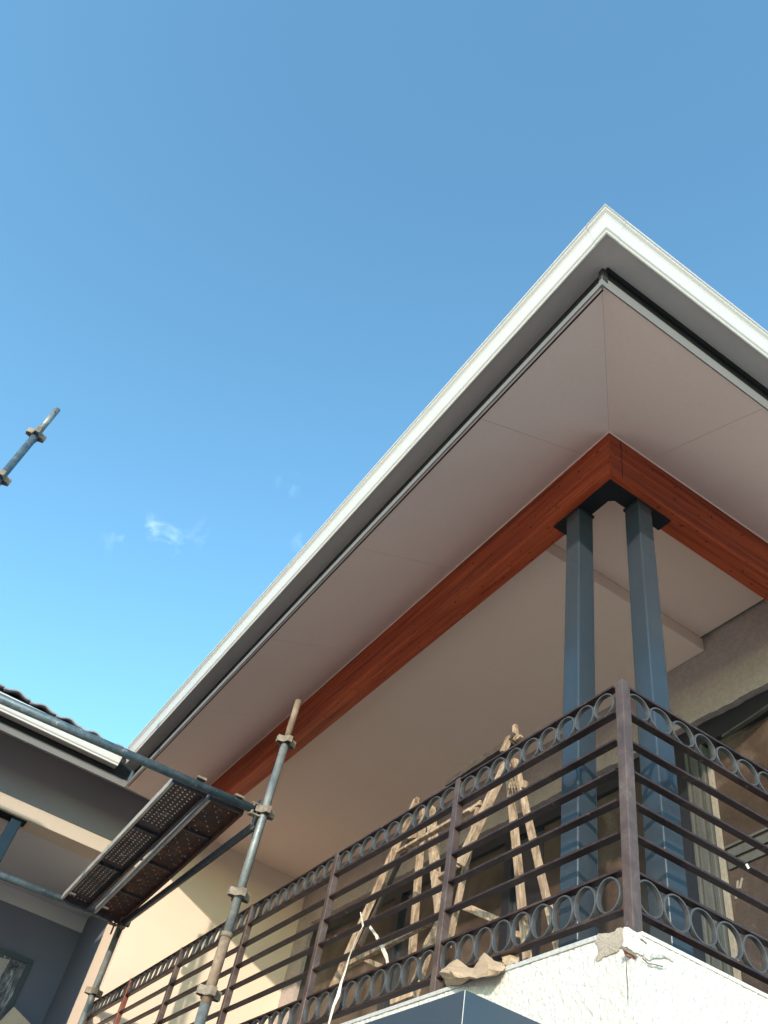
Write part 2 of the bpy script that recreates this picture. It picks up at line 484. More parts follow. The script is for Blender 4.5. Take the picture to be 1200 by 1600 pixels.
# dark roof void just above the boards (backing seen through the joints)
mb = MB()
for side in (0, 1):
    if side == 0: pl_ = [(XF + .002, XF + .002), (XF + .002, YE + .01), (.05, 7.0), (IN, 7.0), (IN, IN)]
    else: pl_ = [(XF + .002, XF + .002), (IN, IN), (7.2, IN), (7.2, XF + .002)]
    mb.prism([(x, y, soff((x if side == 0 else y) - XF) + .02) for x, y in pl_], (0, 0, .01))
mb.build('soffit_battens', 'void', house)

# timber beams -----------------------------------------------------------
BO, BI, ZB, ZT = .15, .298, 2.664, 3.045
mb = MB(); mb.prism([(BO, BO + .0, ZB), (BO, 6.995, ZB), (BI, 6.995, ZB), (BI, BI, ZB)], (0, 0, ZT - ZB))
mb.build('timber_beam', 'beamY', house, .004)
mb = MB(); mb.prism([(BO + .0015, BO, ZB), (BI + .0015, BI, ZB), (FAR, BI, ZB), (FAR, BO, ZB)], (0, 0, ZT - ZB))
mb.build('timber_beam', 'beamX', house, .004)
zb_ = soff(BO - XF) - .004
mb = MB(); mb.prism([(BO - .006, BO - .006, zb_), (BO - .0005, BO - .0005, zb_ - .006), (BO - .0005, BO - .0005, zb_ + .004)], (0, 6.99 - BO, 0)); mb.build('sealant_bead', 'ceiling', house)
mb = MB(); mb.prism([(BO - .006, BO - .006, zb_), (BO - .0005, BO - .0005, zb_ - .006), (BO - .0005, BO - .0005, zb_ + .004)], (6.9, 0, 0)); mb.build('sealant_bead', 'ceiling', house)
# plugged bolt holes in the beam faces
def plug(p, n):
    s_ = MB(); s_.tube(p, Vector(p) + Vector(n) * .002, .0085, 10); s_.build('bolt_plug', 'dark_board', house)
for y, z in ((.42, 2.90), (.60, 2.92), (.62, 2.74), (.25, 2.93), (.86, 2.75), (1.5, 2.9), (2.2, 2.78), (2.9, 2.9)):
    plug((BO, y, z), (-1, 0, 0))
for x, z in ((.50, 2.95), (.68, 2.93), (.66, 2.80), (.86, 2.80), (.24, 2.86), (.24, 2.96), (.98, 2.88), (1.5, 2.8)):
    plug((x, BO, z), (0, -1, 0))
mb = MB(); mb.box(BO + .09, BO + .094, BO - .0012, BO + .001, ZB, ZT); mb.build('joint_line', 'void', house)

# L-shaped cap plate and the twin steel columns ---------------------------
mb = MB()
mb.prism([(.198, .205, 2.654), (.198, .70, 2.654), (.30, .70, 2.654), (.30, .33, 2.654), (.325, .305, 2.654), (.675, .305, 2.654), (.675, .205, 2.654)], (0, 0, .010))
cap = mb.build('cap_plate', 'cap', house, .001)
def column(x0, y0, w, z0, z1, parent, ridge=True):
    mb = MB(); mb.box(x0, x0 + w, y0, y0 + w, z0, z1)
    c = mb.build('steel_column', 'column', parent, .008, seg=3)
    # welded collar and gussets below the plate
    mb = MB(); mb.box(x0 - .006, x0 + w + .006, y0 - .006, y0 + w + .006, z1 - .022, z1)
    mb.build('weld_collar', 'cap', c, .005)
    return c
column(.200, .472, .112, -.05, 2.654, house)
column(.410, .205, .110, -.05, 2.654, house)

# ceilings ---------------------------------------------------------------
WX, ZL, ZU, YS = 1.88, 2.875, 2.985, 1.045
mb = MB(); mb.box(BI - .02, WX - .004, YS, 6.996, ZL, ZL + .012)
mb.prism([(BI - .02, YS, ZL + .012), (BI - .02, YS + .012, ZL + .012), (BI - .02, YS + .012, ZU), (BI - .02, YS, ZU)], (WX - .004 - (BI - .02), 0, 0))
mb.build('balcony_ceiling', 'ceiling', house, .002)
mb = MB(); mb.box(BI - .02, WX - .028, BI - .02, YS - .001, ZU, ZU + .012); mb.build('raised_ceiling', 'ceiling', house)
mb = MB(); mb.box(BI - .02, WX + .02, BI - .02, YS + .1, ZU + .06, ZU + .07); mb.build('ceiling_void', 'void', house)
mb = MB(); mb.box(BI - .02, 7, -.1, BI - .03, ZT + .001, ZT + .012); mb.build('ceiling_edge', 'void', house)

# back wall of the balcony (x = WX) with the door opening -----------------
ZH = 2.36
mb = MB()
mb.box(WX, WX + .22, -.0, 6.66, ZH, 3.06)
mb.box(WX, WX + .22, 6.66, 7.0, -.05, 3.06)
wall = mb.build('rough_plaster_wall', 'roughplaster', house)
# ragged plaster edge over the door head: many little lumps along the arris
mb = MB()
random.seed(3)
y = .0
while y < 6.6:
    ln = random.uniform(.05, .16); h_ = random.uniform(.002, .014)
    mb.prism([(WX - .003, y, ZH + .03), (WX - .003, y + ln, ZH + .03), (WX - .003, y + ln, ZH - h_ * .6), (WX - .003, y + ln * .5, ZH - h_), (WX - .003, y, ZH - h_ * .5)], (.1, 0, 0))
    y += ln
mb.build('ragged_plaster_edge', 'roughplaster', wall)
# sliding doors
door = MB()
door.box(WX + .05, WX + .14, .0, 6.66, ZH - .16, ZH - .002)
for (ya, yb) in ((6.54, 6.66), (4.86, 4.98), (3.2, 3.3), (1.36, 1.47)):
    door.box(WX + .045, WX + .13, ya, yb, -.03, ZH - .16)
door.box(WX + .05, WX + .14, .0, 6.66, -.04, .04)
dr = door.build('sliding_door', 'blackframe', house, .003)
for (ya, yb, mt) in ((4.99, 6.53, 'glass_brown'), (4.60, 4.855, 'glass_dark'), (3.31, 4.595, 'glass_brown'), (2.86, 3.195, 'glass_dark'), (1.48, 2.855, 'glass_brown'), (.03, 1.195, 'glass_brown')):
    mb = MB(); mb.box(WX + .085, WX + .095, ya, yb, .04, ZH - .165); mb.build('pane', mt, dr)
# bare aluminium stiles beside the right hand pane
for (ya, yb, xx) in ((1.335, 1.357, .035), (1.30, 1.328, .05), (1.262, 1.294, .042), (1.236, 1.256, .055), (1.212, 1.230, .04)):
    mb = MB(); mb.box(WX + xx, WX + .13, ya, yb, .0, ZH - .163); mb.build('stile', 'greenmetal', dr, .002)
mb = MB(); mb.box(WX + .062, WX + .082, 1.168, 1.204, -.03, 2.05); mb.build('stile', 'cream_stile', dr, .002)
for (y0, y1, z0, z1) in ((.84, 1.16, 1.46, 1.475), (.70, 1.14, 1.395, 1.445), (.74, 1.15, 1.33, 1.375)):
    mb = MB(); mb.prism([(WX + .072, y0, z0 + .02), (WX + .072, y1, z0), (WX + .072, y1, z1), (WX + .072, y0, z1 + .02)], (.012, 0, 0)); mb.build('plank_reflection', 'greenmetal', dr)  # flat bars standing in for the scaffold plank mirrored in the glass
for k, (a, b) in enumerate((((1150, 1405), (1153, 1376)), ((1156, 1388), (1160, 1372)), ((1137, 1388), (1135, 1374)))):
    mb = MB(); mb.bar(on(*a, 0, WX + .08), on(*b, 0, WX + .08), .012, .006, (1, 0, 0), .002, 3); mb.build('splinter', 'cream_stile', dr)
# loose light conduit or flashing under the header at right
mb = MB(); mb.bar(on(1130, 1152, 0, WX + .03), on(1215, 1095, 0, WX + .03), .03, .012, (0, 0, 1), .002, 5); mb.build('head_flashing', 'greenmetal', dr)

mb = MB(); mb.box(WX + .142, 7.0, .01, .24, -.023, 2.662); mb.build('front_wall', 'cream', house, .004)
# end wall of the balcony and its jamb (the white strip) ------------------
mb = MB(); mb.box(.052, WX + .22, 7.0, 7.9, -2.79, 3.02); mb.build('end_wall', 'cream', house, .004)

# parapet / lower walls: one L of rough white plaster ---------------------
def rough_wall(name, m, parent, p0, ux, uz, nx, nz, amp, freq, thick, nrm_):
    """displaced sheet with real relief, from p0 along ux, uz"""
    b_ = MB(); ux, uz, nrm_ = Vector(ux), Vector(uz), Vector(nrm_)
    vv = []
    for j in range(nz + 1):
        row = []
        for i in range(nx + 1):
            p = Vector(p0) + ux * (i / nx) + uz * (j / nz)
            h = noise.fractal(p * freq, 1.0, 2.0, 4) * amp
            if j == nz: h = min(h, 0) - .002
            row.append(b_.bm.verts.new(p + nrm_ * h))
        vv.append(row)
    for j in range(nz):
        for i in range(nx):
            f = b_.bm.faces.new((vv[j][i], vv[j][i + 1], vv[j + 1][i + 1], vv[j + 1][i])); f.smooth = True
    return b_.build(name, m, parent)
PX = -.03
mb = MB()
mb.box(PX + .012, WX, PX + .012, 7.0, -.30, -.024)        # slab
mb.box(PX + .012, .22, PX + .012, 7.0, -2.79, -.30)
mb.box(.22, 7.0, PX + .012, .25, -2.79, -.024)
mb.box(WX, 7.0, .25, 7.0, -2.79, -.024)
pw = mb.build('lower_wall', 'wallwhite', house)
rough_wall('wall_plaster', 'wallwhite', house, (PX, 2.6, -.75), (0, -2.63, 0), (0, 0, .73), 620, 170, .0023, 60, 0, (-1, 0, 0))
rough_wall('wall_plaster', 'wallwhite', house, (PX, PX, -.75), (1.7, 0, 0), (0, 0, .73), 420, 170, .0023, 60, 0, (0, -1, 0))
# thin grey flashing along the wall head on the left, set slightly proud
mb = MB(); mb.box(PX - .006, .05, .115, 6.99, -.024, -.008); mb.build('wall_head_flashing', 'flash', house, .002)
mb = MB(); mb.box(.02, 6.9, PX - .004, .05, -.024, -.010); mb.build('wall_head_flashing', 'wallwhite', house, .002)

def blob(name, m, parent, pts2, axis, base, thick, sub=3, jag=.004, seed=1):
    """irregular flat lump on a wall plane: outline in plane coordinates"""
    random.seed(seed)
    pts = []
    n = len(pts2)
    for i in range(n):
        a, b = Vector(pts2[i]), Vector(pts2[(i + 1) % n])
        for k in range(sub):
            p = a.lerp(b, k / sub) + Vector((random.uniform(-jag, jag), random.uniform(-jag, jag)))
            pts.append(p)
    to3 = (lambda p, h: Vector((base - h, p.x, p.y))) if axis == 0 else (lambda p, h: Vector((p.x, base - h, p.y)))
    c = sum(pts, Vector((0, 0))) / len(pts)
    mb = MB()
    r0 = [mb.bm.verts.new(to3(p, -.004)) for p in pts]
    r1 = [mb.bm.verts.new(to3(p.lerp(c, .02), thick * .7)) for p in pts]
    r2 = [mb.bm.verts.new(to3(p.lerp(c, .35), thick + random.uniform(-.001, .001))) for p in pts]
    r3 = mb.bm.verts.new(to3(c, thick))
    k = len(pts)
    for i in range(k):
        j = (i + 1) % k
        mb.bm.faces.new((r0[i], r0[j], r1[j], r1[i])); mb.bm.faces.new((r1[i], r1[j], r2[j], r2[i])); mb.bm.faces.new((r2[i], r2[j], r3))
    return mb.build(name, m, parent)
def pl2(pts, axis, val):
    r_ = []
    for p in pts:
        q = on(*p, axis, val); r_.append((q.y, q.z) if axis == 0 else (q.x, q.z))
    return r_
blob('cement_patch', 'concrete', house, pl2([(936, 1458), (950, 1459), (962, 1455), (970, 1449), (974, 1452), (973, 1480), (966, 1489), (955, 1492), (946, 1495), (936, 1503), (931, 1499), (937, 1490), (934, 1480), (931, 1472)], 0, PX), 0, PX, .007, 3, .003, 4)
blob('plaster_chip', 'wallwhite', house, pl2([(976, 1448), (990, 1455), (1008, 1468), (1030, 1482), (1052, 1496), (1050, 1502), (1030, 1496), (1012, 1500), (1000, 1492), (985, 1487), (976, 1478)], 1, PX), 1, PX, .008, 3, .003, 9)
blob('exposed_brick', 'brick', house, pl2([(972, 1480), (984, 1487), (995, 1495), (990, 1499), (980, 1494)], 1, PX), 1, PX, .0055, 2, .002, 5)
for pts, w_ in ((((971, 1480), (983, 1487), (994, 1495)), .009), (((1001, 1467), (1010, 1474)), .004), (((1004, 1497), (1012, 1505), (1026, 1508), (1036, 1510)), .003), (((978, 1498), (980, 1530), (981, 1560)), .0012)):
    mb = MB()
    for a, b in zip(pts, pts[1:]):
        mb.bar(on(*a, 1, PX - .0095), on(*b, 1, PX - .0095), w_, .003, (0, 1, 0), .0008, 4)
    mb.build('crack', 'crack', house)

# roof planes over the eaves ---------------------------------------------
mb = MB()
zr = 2.975
def roofz(d): return zr + K * d
# main hip: left slope up to x=4, front slope up to y=4
mb.prism([(XF, XF, roofz(0)), (XF, YE + .02, roofz(0)), (4.0, YE + 4.655, roofz(4.655)), (4.0, 4.0, roofz(4.655))], (0, 0, .05))
mb.prism([(XF, XF, roofz(0)), (4.0, 4.0, roofz(4.655)), (7.2, 4.0, roofz(4.655)), (7.2, XF, roofz(0))], (0, 0, .05))
mb.build('roof_covering', 'tile', house)

# ================================================================ FAR WING
wing = thing('house_wing', 'projecting house wing at lower left with tiled roof, short white gutter and dark wall', 'house wing')
wp = [lambda d: (-9.0, YE - d), lambda d: (-.835, YE - d)]
WL = .058
mb = MB(); extrude_profile(mb, wp, [(d, z - WL) for d, z in ogee], True); wg = mb.build('gutter', 'gutter', wing)
e_ = MB(); e_.prism([(-.8345, YE - .004, 2.861 - WL)] + [(-.8345, YE - d, z - WL) for d, z in ogee[:19]] + [(-.8345, YE - .004, 2.975 - WL)], (.003, 0, 0)); e_.build('stop_end', 'gutter', wg)
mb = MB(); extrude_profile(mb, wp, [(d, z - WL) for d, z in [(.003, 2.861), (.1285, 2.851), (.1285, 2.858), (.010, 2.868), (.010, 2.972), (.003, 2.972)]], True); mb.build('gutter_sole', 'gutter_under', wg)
mb = MB(); extrude_profile(mb, [lambda d: (-9.0, YE - d), lambda d: (XF - d - .001, YE - d)], [(0, ZF), (0, 2.745), (-.005, 2.745), (-.005, ZF)], True)
mb.build('fascia', 'fascia', wing)
mb = MB(); mb.box(-9, XF - .002, YE + .008, YE + .02, 2.69, 2.97); mb.build('gutter_shade_board', 'void', wing)  # dark strip painting the gutter's shade on the upper fascia
b0 = YE + .024
wx = [-.70 - 1.34 * k for k in range(7)]
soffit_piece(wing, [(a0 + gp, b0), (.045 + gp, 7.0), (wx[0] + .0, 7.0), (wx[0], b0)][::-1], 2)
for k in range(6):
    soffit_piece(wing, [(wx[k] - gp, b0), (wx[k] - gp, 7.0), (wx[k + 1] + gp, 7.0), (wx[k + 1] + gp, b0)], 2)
mb = MB(); mb.prism([(x, y, soff(y - YE) + .02) for x, y in [(-9, YE + .002), (XF - .01, YE + .002), (.04, 7.0), (-9, 7.0)]], (0, 0, .01)); mb.build('soffit_battens', 'void', wing)
# beam over the covered patio
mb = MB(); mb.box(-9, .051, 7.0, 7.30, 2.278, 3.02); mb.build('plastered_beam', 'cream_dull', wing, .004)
mb = MB(); mb.box(-9, .049, 6.992, 6.9995, 2.425, 3.0); mb.build('wall_shade_panel', 'wall_shade', wing, .002)  # dark sheet painting the eave's shade onto the upper wall
mb = MB(); mb.box(-9, .30, 7.301, 9.15, 2.33, 2.345); mb.build('patio_ceiling', 'ceilgrey', wing)
mb = MB(); mb.box(-9, .9, 9.15, 9.35, -2.79, 2.36); mb.build('dark_wall', 'navy', wing)
mb = MB(); mb.box(-9, .9, 9.125, 9.149, 2.16, 2.329); mb.build('frieze_board', 'ceilgrey', wing, .003)
mb = MB(); mb.box(.051, .9, 7.905, 9.12, -2.79, 2.33); mb.build('dark_return_wall', 'navy', wing)
column(-1.455, 7.06, .115, -2.79, 2.278, wing)
column(-1.735, 7.06, .115, -2.79, 2.278, wing)
mb = MB(); mb.box(-1.78, -1.30, 7.04, 7.20, 2.268, 2.2775); mb.build('cap_plate', 'cap', wing)
# window in the dark wall
def wl(px, py, y=9.15): return on(px, py, 1, y)
tr, br = wl(52, 1502), wl(20, 1580)
zt_ = tr.z; xr_ = tr.x
wy = 9.15
mb = MB()
F = .055
mb.box(-2.4, xr_, wy - .035, wy - .001, zt_ - F, zt_)
mb.box(xr_ - F, xr_, wy - .034, wy - .002, .2, zt_ - F)
mb.box(-2.4, xr_ - F, wy - .034, wy - .002, .2, .26)
mb.box(-1.4, -1.35, wy - .034, wy - .002, .26, zt_ - F)
win = mb.build('window', 'canopy', wing, .003); win['label'] = 'slate framed window covered with wrinkled film'
mb = MB(); mb.box(-1.35, xr_ - F, wy - .018, wy - .004, .26, zt_ - F); mb.build('pane', 'film', win)
mb = MB(); mb.box(-2.4, -1.4, wy - .018, wy - .004, .26, zt_ - F); mb.build('pane', 'glass_dark', win)
q = wl(16, 1500, wy - .03)
mb = MB(); mb.prism([wl(-30, 1488, wy - .022), wl(16, 1500, wy - .022), wl(-2, 1532, wy - .022), wl(-40, 1560, wy - .022)], (0, .004, 0)); mb.build('cardboard_sheet', 'flash', win)
# cream stub added as a painted patch of sun before the dark wall
mb = MB(); mb.prism([wl(22, 1573, 9.0), wl(60, 1612, 9.0), wl(60, 1900, 9.0), wl(-80, 1900, 9.0), wl(-10, 1606, 9.0)], (0, .12, 0)); mb.build('sun_patch_stub', 'cream', wing)
# roof tiles on the wing eave: rows of double-roll tiles
def tile_mesh():
    b_ = MB(); n = 14; wd = .29; ln = .42
    prof = []
    for i in range(n + 1):
        u = i / n
        zz = .004 + .030 * math.sin((u - .08) / .78 * math.pi) ** 2 if .08 < u < .86 else .004
        prof.append((u * wd, zz))
    top = [(x, z) for x, z in prof]; bot = [(x, z - .014) for x, z in prof]
    ring = top + bot[::-1]
    secs = [[b_.bm.verts.new((x, 0, z)) for x, z in ring], [b_.bm.verts.new((x, ln, z)) for x, z in ring]]
    m_ = len(ring)
    for i in range(m_):
        f = b_.bm.faces.new((secs[0][i], secs[0][(i + 1) % m_], secs[1][(i + 1) % m_], secs[1][i])); f.smooth = True
    b_.bm.faces.new(secs[0][::-1]); b_.bm.faces.new(secs[1])
    return b_
t0 = tile_mesh().build('roof_tile', 'tile', wing)
first = True
rk_ = math.atan(K)
for row in range(6):
    for c_ in range(18):
        y_ = YE - .05 + row * .33 * math.cos(rk_)
        x_ = -1.02 - .29 * c_ + (row * .33 * math.cos(rk_)) * .0
        z_ = 2.995 + .045 * (-1.0 - x_) + row * .33 * math.sin(rk_) + .012
        o = t0 if first else inst(t0, 'roof_tile', wing)
        first = False
        o.location = (x_, y_, z_ + random.uniform(-.002, .002)); o.rotation_euler = (rk_ - .035, 0, 0)
mb = MB(); mb.prism([(-9, YE, 2.955), (XF, YE, 2.955), (4.0, YE + 4.655, 2.955 + K * 4.655), (-9, YE + 4.655, 2.955 + K * 4.655)], (0, 0, .02)); mb.build('roof_covering', 'tile', wing)
# unseen blocks added at the far left to shade the dark wall
mb = MB(); mb.box(-9, -3.6, 4.12, 4.5, -2.79, 3.22); mb.box(-9, -3.6, 4.5, 6.25, -2.79, 3.0); mb.box(-9, -3.6, 6.25, 9.1, -2.79, 2.26); mb.build('sun_blocker', 'cream', wing)

# ================================================================ SLATE CANOPY
cb = on(727, 1546, 0, -.40)
mb = MB(); mb.prism([(-.40, cb.y, cb.z), (-.034, cb.y, cb.z), (-.034, 4.2, cb.z), (-.40, 4.2, cb.z)], (0, 0, -.42))
can = mb.build('canopy', 'canopy', None, .0025)
tag(can, 'slate blue boxed steel canopy fixed to the white wall below the railing', 'canopy')
mb = MB(); mb.bar((-.4006, cb.y - .0006, cb.z - .002), (-.4006, cb.y - .0006, cb.z - .42), .0022, .0022, (1, 1, 0)); mb.build('corner_seam', 'flash', can)

# ================================================================ BALCONY RAILING
rail = thing('balcony_railing', 'brown steel balcony railing with rows of grey rings and flat horizontal bars', 'railing')
PW = .043
RZ = [.982, .857, .726, .596, .469, .341, .206, .071]
pc = MB(); pc.box(0, PW, 0, PW, -.03, 1.0)
post0 = pc.build('post', 'post', rail, .0035); post0.location = (.008, -.008, 0)
step = 1.17
postsL = [1.10, 2.30, 3.45, 4.70, 5.85, 6.95]
def mk_post(x, y, m='post'):
    b_ = MB(); b_.box(x, x + PW * .9, y, y + PW * .9, -.03, .992); return b_.build('post', m, rail, .003)
for i, y in enumerate(postsL): mk_post(0, y, 'post_red' if i in (4,) else 'post')
postsR = [1.17, 2.34]
for x in postsR: mk_post(x, 0)
def ring_mesh(pitch, oh, depth, axis):
    b_ = MB(); n = 28; t_ = .0065
    secs = []
    for k in range(n):
        a = 2 * math.pi * k / n; ca, sa = math.cos(a), math.sin(a)
        row = []
        for rr, dd in ((1, -.5), (1, .5), (0, .5), (0, -.5)):
            ru, rv = pitch / 2 - (0 if rr else t_), oh / 2 - (0 if rr else t_)
            u_, v_, w_ = ru * ca, rv * sa, dd * depth
            row.append(b_.bm.verts.new((w_, u_, v_) if axis == 0 else (u_, w_, v_)))
        secs.append(row)
    for k in range(n):
        a, b = secs[k], secs[(k + 1) % n]
        for i in range(4):
            f = b_.bm.faces.new((a[i], a[(i + 1) % 4], b[(i + 1) % 4], b[i])); f.smooth = i in (0, 2)
    return b_
def bays(posts, axis):
    proto = {}
    ends = [PW + .004] + [p for p in posts]
    starts = ends[0]
    cur = PW + .004
    for p in posts:
        ln = p - cur
        for z in RZ:
            b_ = MB()
            if axis == 0: b_.box(.002, PW * .9 - .001, cur - .004, p + .001, z - .005, z + .005)
            else: b_.box(cur - .004, p + .001, .002, PW * .9 - .001, z - .005, z + .005)
            o_ = b_.build('rail', 'rail', rail, .0012)
        n = round(ln / .1235)
        pit = ln / n
        for (za, zb) in ((RZ[0], RZ[1]), (RZ[6], RZ[7])):
            zc, oh = (za + zb) / 2, (za - zb) - .0102
            src = None
            for k in range(n):
                c_ = cur + pit * (k + .5)
                loc = (PW * .45, c_, zc) if axis == 0 else (c_, PW * .45, zc)
                if src is None:
                    src = ring_mesh(pit, oh, .021, axis).build('ring', 'ring', rail, .0012); src.location = loc
                    o_ = src
                else:
                    o_ = inst(src, 'ring', rail, loc)
                if axis == 0: o_.rotation_euler = (0, random.uniform(-.02, .02), random.uniform(-.03, .03))
                else: o_.rotation_euler = (random.uniform(-.02, .02), 0, random.uniform(-.03, .03))
        cur = p + PW * .9
random.seed(11)
bays(postsL, 0)
bays(postsR, 1)
wt = MB(); wt.bar(on(1166, 1350, 1, -.004), on(1170, 1357, 1, -.004), .014, .002, (0, 1, 0)); wt.build('paint_fleck', 'white_tag', rail)

# ================================================================ SCAFFOLD
scaf = thing('scaffold', 'worn steel tube scaffold with uprights and ledgers in front of the balcony', 'scaffold')
TR = .0285
XP, Y1, Y2, X3 = -.25, 3.055, 5.88, -2.905
def vpress(parent, x, y, z, m='fitting'):
    for k in range(4):
        a = k * math.pi / 2 + .0
        u = Vector((math.cos(a), math.sin(a), 0)); v = Vector((-math.sin(a), math.cos(a), 0))
        c = Vector((x, y, z)); th = .007
        o0, o1 = .018, .072
        outer = [c + u * o0 - v * .034, c + u * o1 - v * .017, c + u * o1 + v * .017, c + u * o0 + v * .034]
        inner = [c + u * o0 + v * (.034 - th), c + u * (o1 - th) + v * (.017 - th * .7), c + u * (o1 - th) - v * (.017 - th * .7), c + u * o0 - v * (.034 - th)]
        b_ = MB(); b_.prism([p - Vector((0, 0, .024)) for p in outer + inner], (0, 0, .048))
        b_.build('v_pressing', m, parent, .0015)
# upright beside the balcony, in three lengths of different wear
mb = MB(); mb.tube((XP, Y1, .60), (XP, Y1, 1.99), TR, 18); up = mb.build('upright', 'tube', scaf)
mb = MB(); mb.tube((XP, Y1, 1.99), (XP, Y1, 2.31), TR * .86, 18, inner=TR * .66); mb.build('spigot', 'tube_rust', up)
mb = MB(); mb.tube((XP, Y1, .22), (XP, Y1, .60), TR * 1.12, 18, inner=TR * .8); mb.build('rusty_length', 'tube_rust', up)
mb = MB(); mb.tube((XP, Y1, -2.78), (XP, Y1, .22), TR * 1.08, 18); mb.build('lower_length', 'tube', up)
mb = MB(); mb.tube((XP, Y1, .585), (XP, Y1, .615), TR * 1.28, 18); mb.build('collar', 'fitting', up)
for z in (1.95, 1.40, .845, .28): vpress(up, XP, Y1, z)
mb = MB(); mb.tube((XP, Y2, -2.78), (XP, Y2, 2.02), TR, 18); up = mb.build('upright', 'tube', scaf)
mb = MB(); mb.tube((XP, Y2, 2.02), (XP, Y2, 2.33), TR * .86, 18, inner=TR * .66); mb.build('spigot', 'tube_rust', up)
for z in (1.95, 1.38, .80, .25): vpress(up, XP, Y2, z)
mb = MB(); mb.tube((X3, Y1, -2.78), (X3, Y1, 3.38), TR, 18); up = mb.build('upright', 'tube_blue', scaf); up['label'] = 'upright whose top stands free against the sky'
mb = MB(); mb.tube((X3, Y1, 3.38), (X3, Y1, 3.685), TR * .86, 18, inner=TR * .66); sp3 = mb.build('spigot', 'tube', up)
d_ = (CAM - Vector((X3, Y1, 3.63))); d_.z = 0; d_.normalize()
mb = MB(); mb.tube(Vector((X3, Y1, 3.625)) + d_ * TR * .8, Vector((X3, Y1, 3.625)) + d_ * (TR * .86 + .0015), .006, 10); mb.build('pin_hole', 'void', sp3)
for z in (3.335, 2.81, 2.25, 1.70, 1.15): vpress(up, X3, Y1, z)
mb = MB(); mb.tube((X3, Y2, -2.78), (X3, Y2, 2.02), TR, 18); up = mb.build('upright', 'tube_blue', scaf)
for z in (1.38, .8): vpress(up, X3, Y2, z)
def ledger(p, q, m, r=TR, head=True):
    p, q = Vector(p), Vector(q); d = (q - p).normalized()
    mb = MB(); mb.tube(p + d * .085, q - d * .085, r, 18)
    o_ = mb.build('ledger', m, scaf)
    if head:
        sd = d.cross(Vector((0, 0, 1)))
        for e, s_ in ((p, d), (q, -d)):
            b_ = MB()
            c0, c1 = e + s_ * .032, e + s_ * .105
            for zz in (-.036, .036):
                b_.bar(c0 + Vector((0, 0, zz)), c1 + Vector((0, 0, zz)), .048, .011)
            b_.bar(c1 - s_ * .014 + Vector((0, 0, -.036)), c1 - s_ * .014 + Vector((0, 0, .036)), .048, .016, d)
            b_.build('clamp_head', 'fitting', o_, .002)
            b_ = MB(); b_.bar(e + s_ * .055 + Vector((0, 0, -.115)), e + s_ * .058 + Vector((0, 0, .075)), .030, .009, s_, 0, 1, 1.5)
            b_.build('wedge', 'tube_dark', o_, .001)
    return o_
lg = ledger((X3, Y1, 1.300), (XP, Y1, 1.390), 'tube_blue')
for xx in (-.64, -.905 + .2):
    pass
ledger((X3, Y2, 1.315), (XP, Y2, 1.368), 'tube_blue')
ledger((XP, Y1, 1.345), (XP, Y2, 1.345), 'tube_dark', TR * .95)
ledger((X3, Y1, .80), (X3, Y2, .80), 'tube_blue')
ledger((X3, Y1, 1.345), (X3, Y2, 1.345), 'tube_dark')

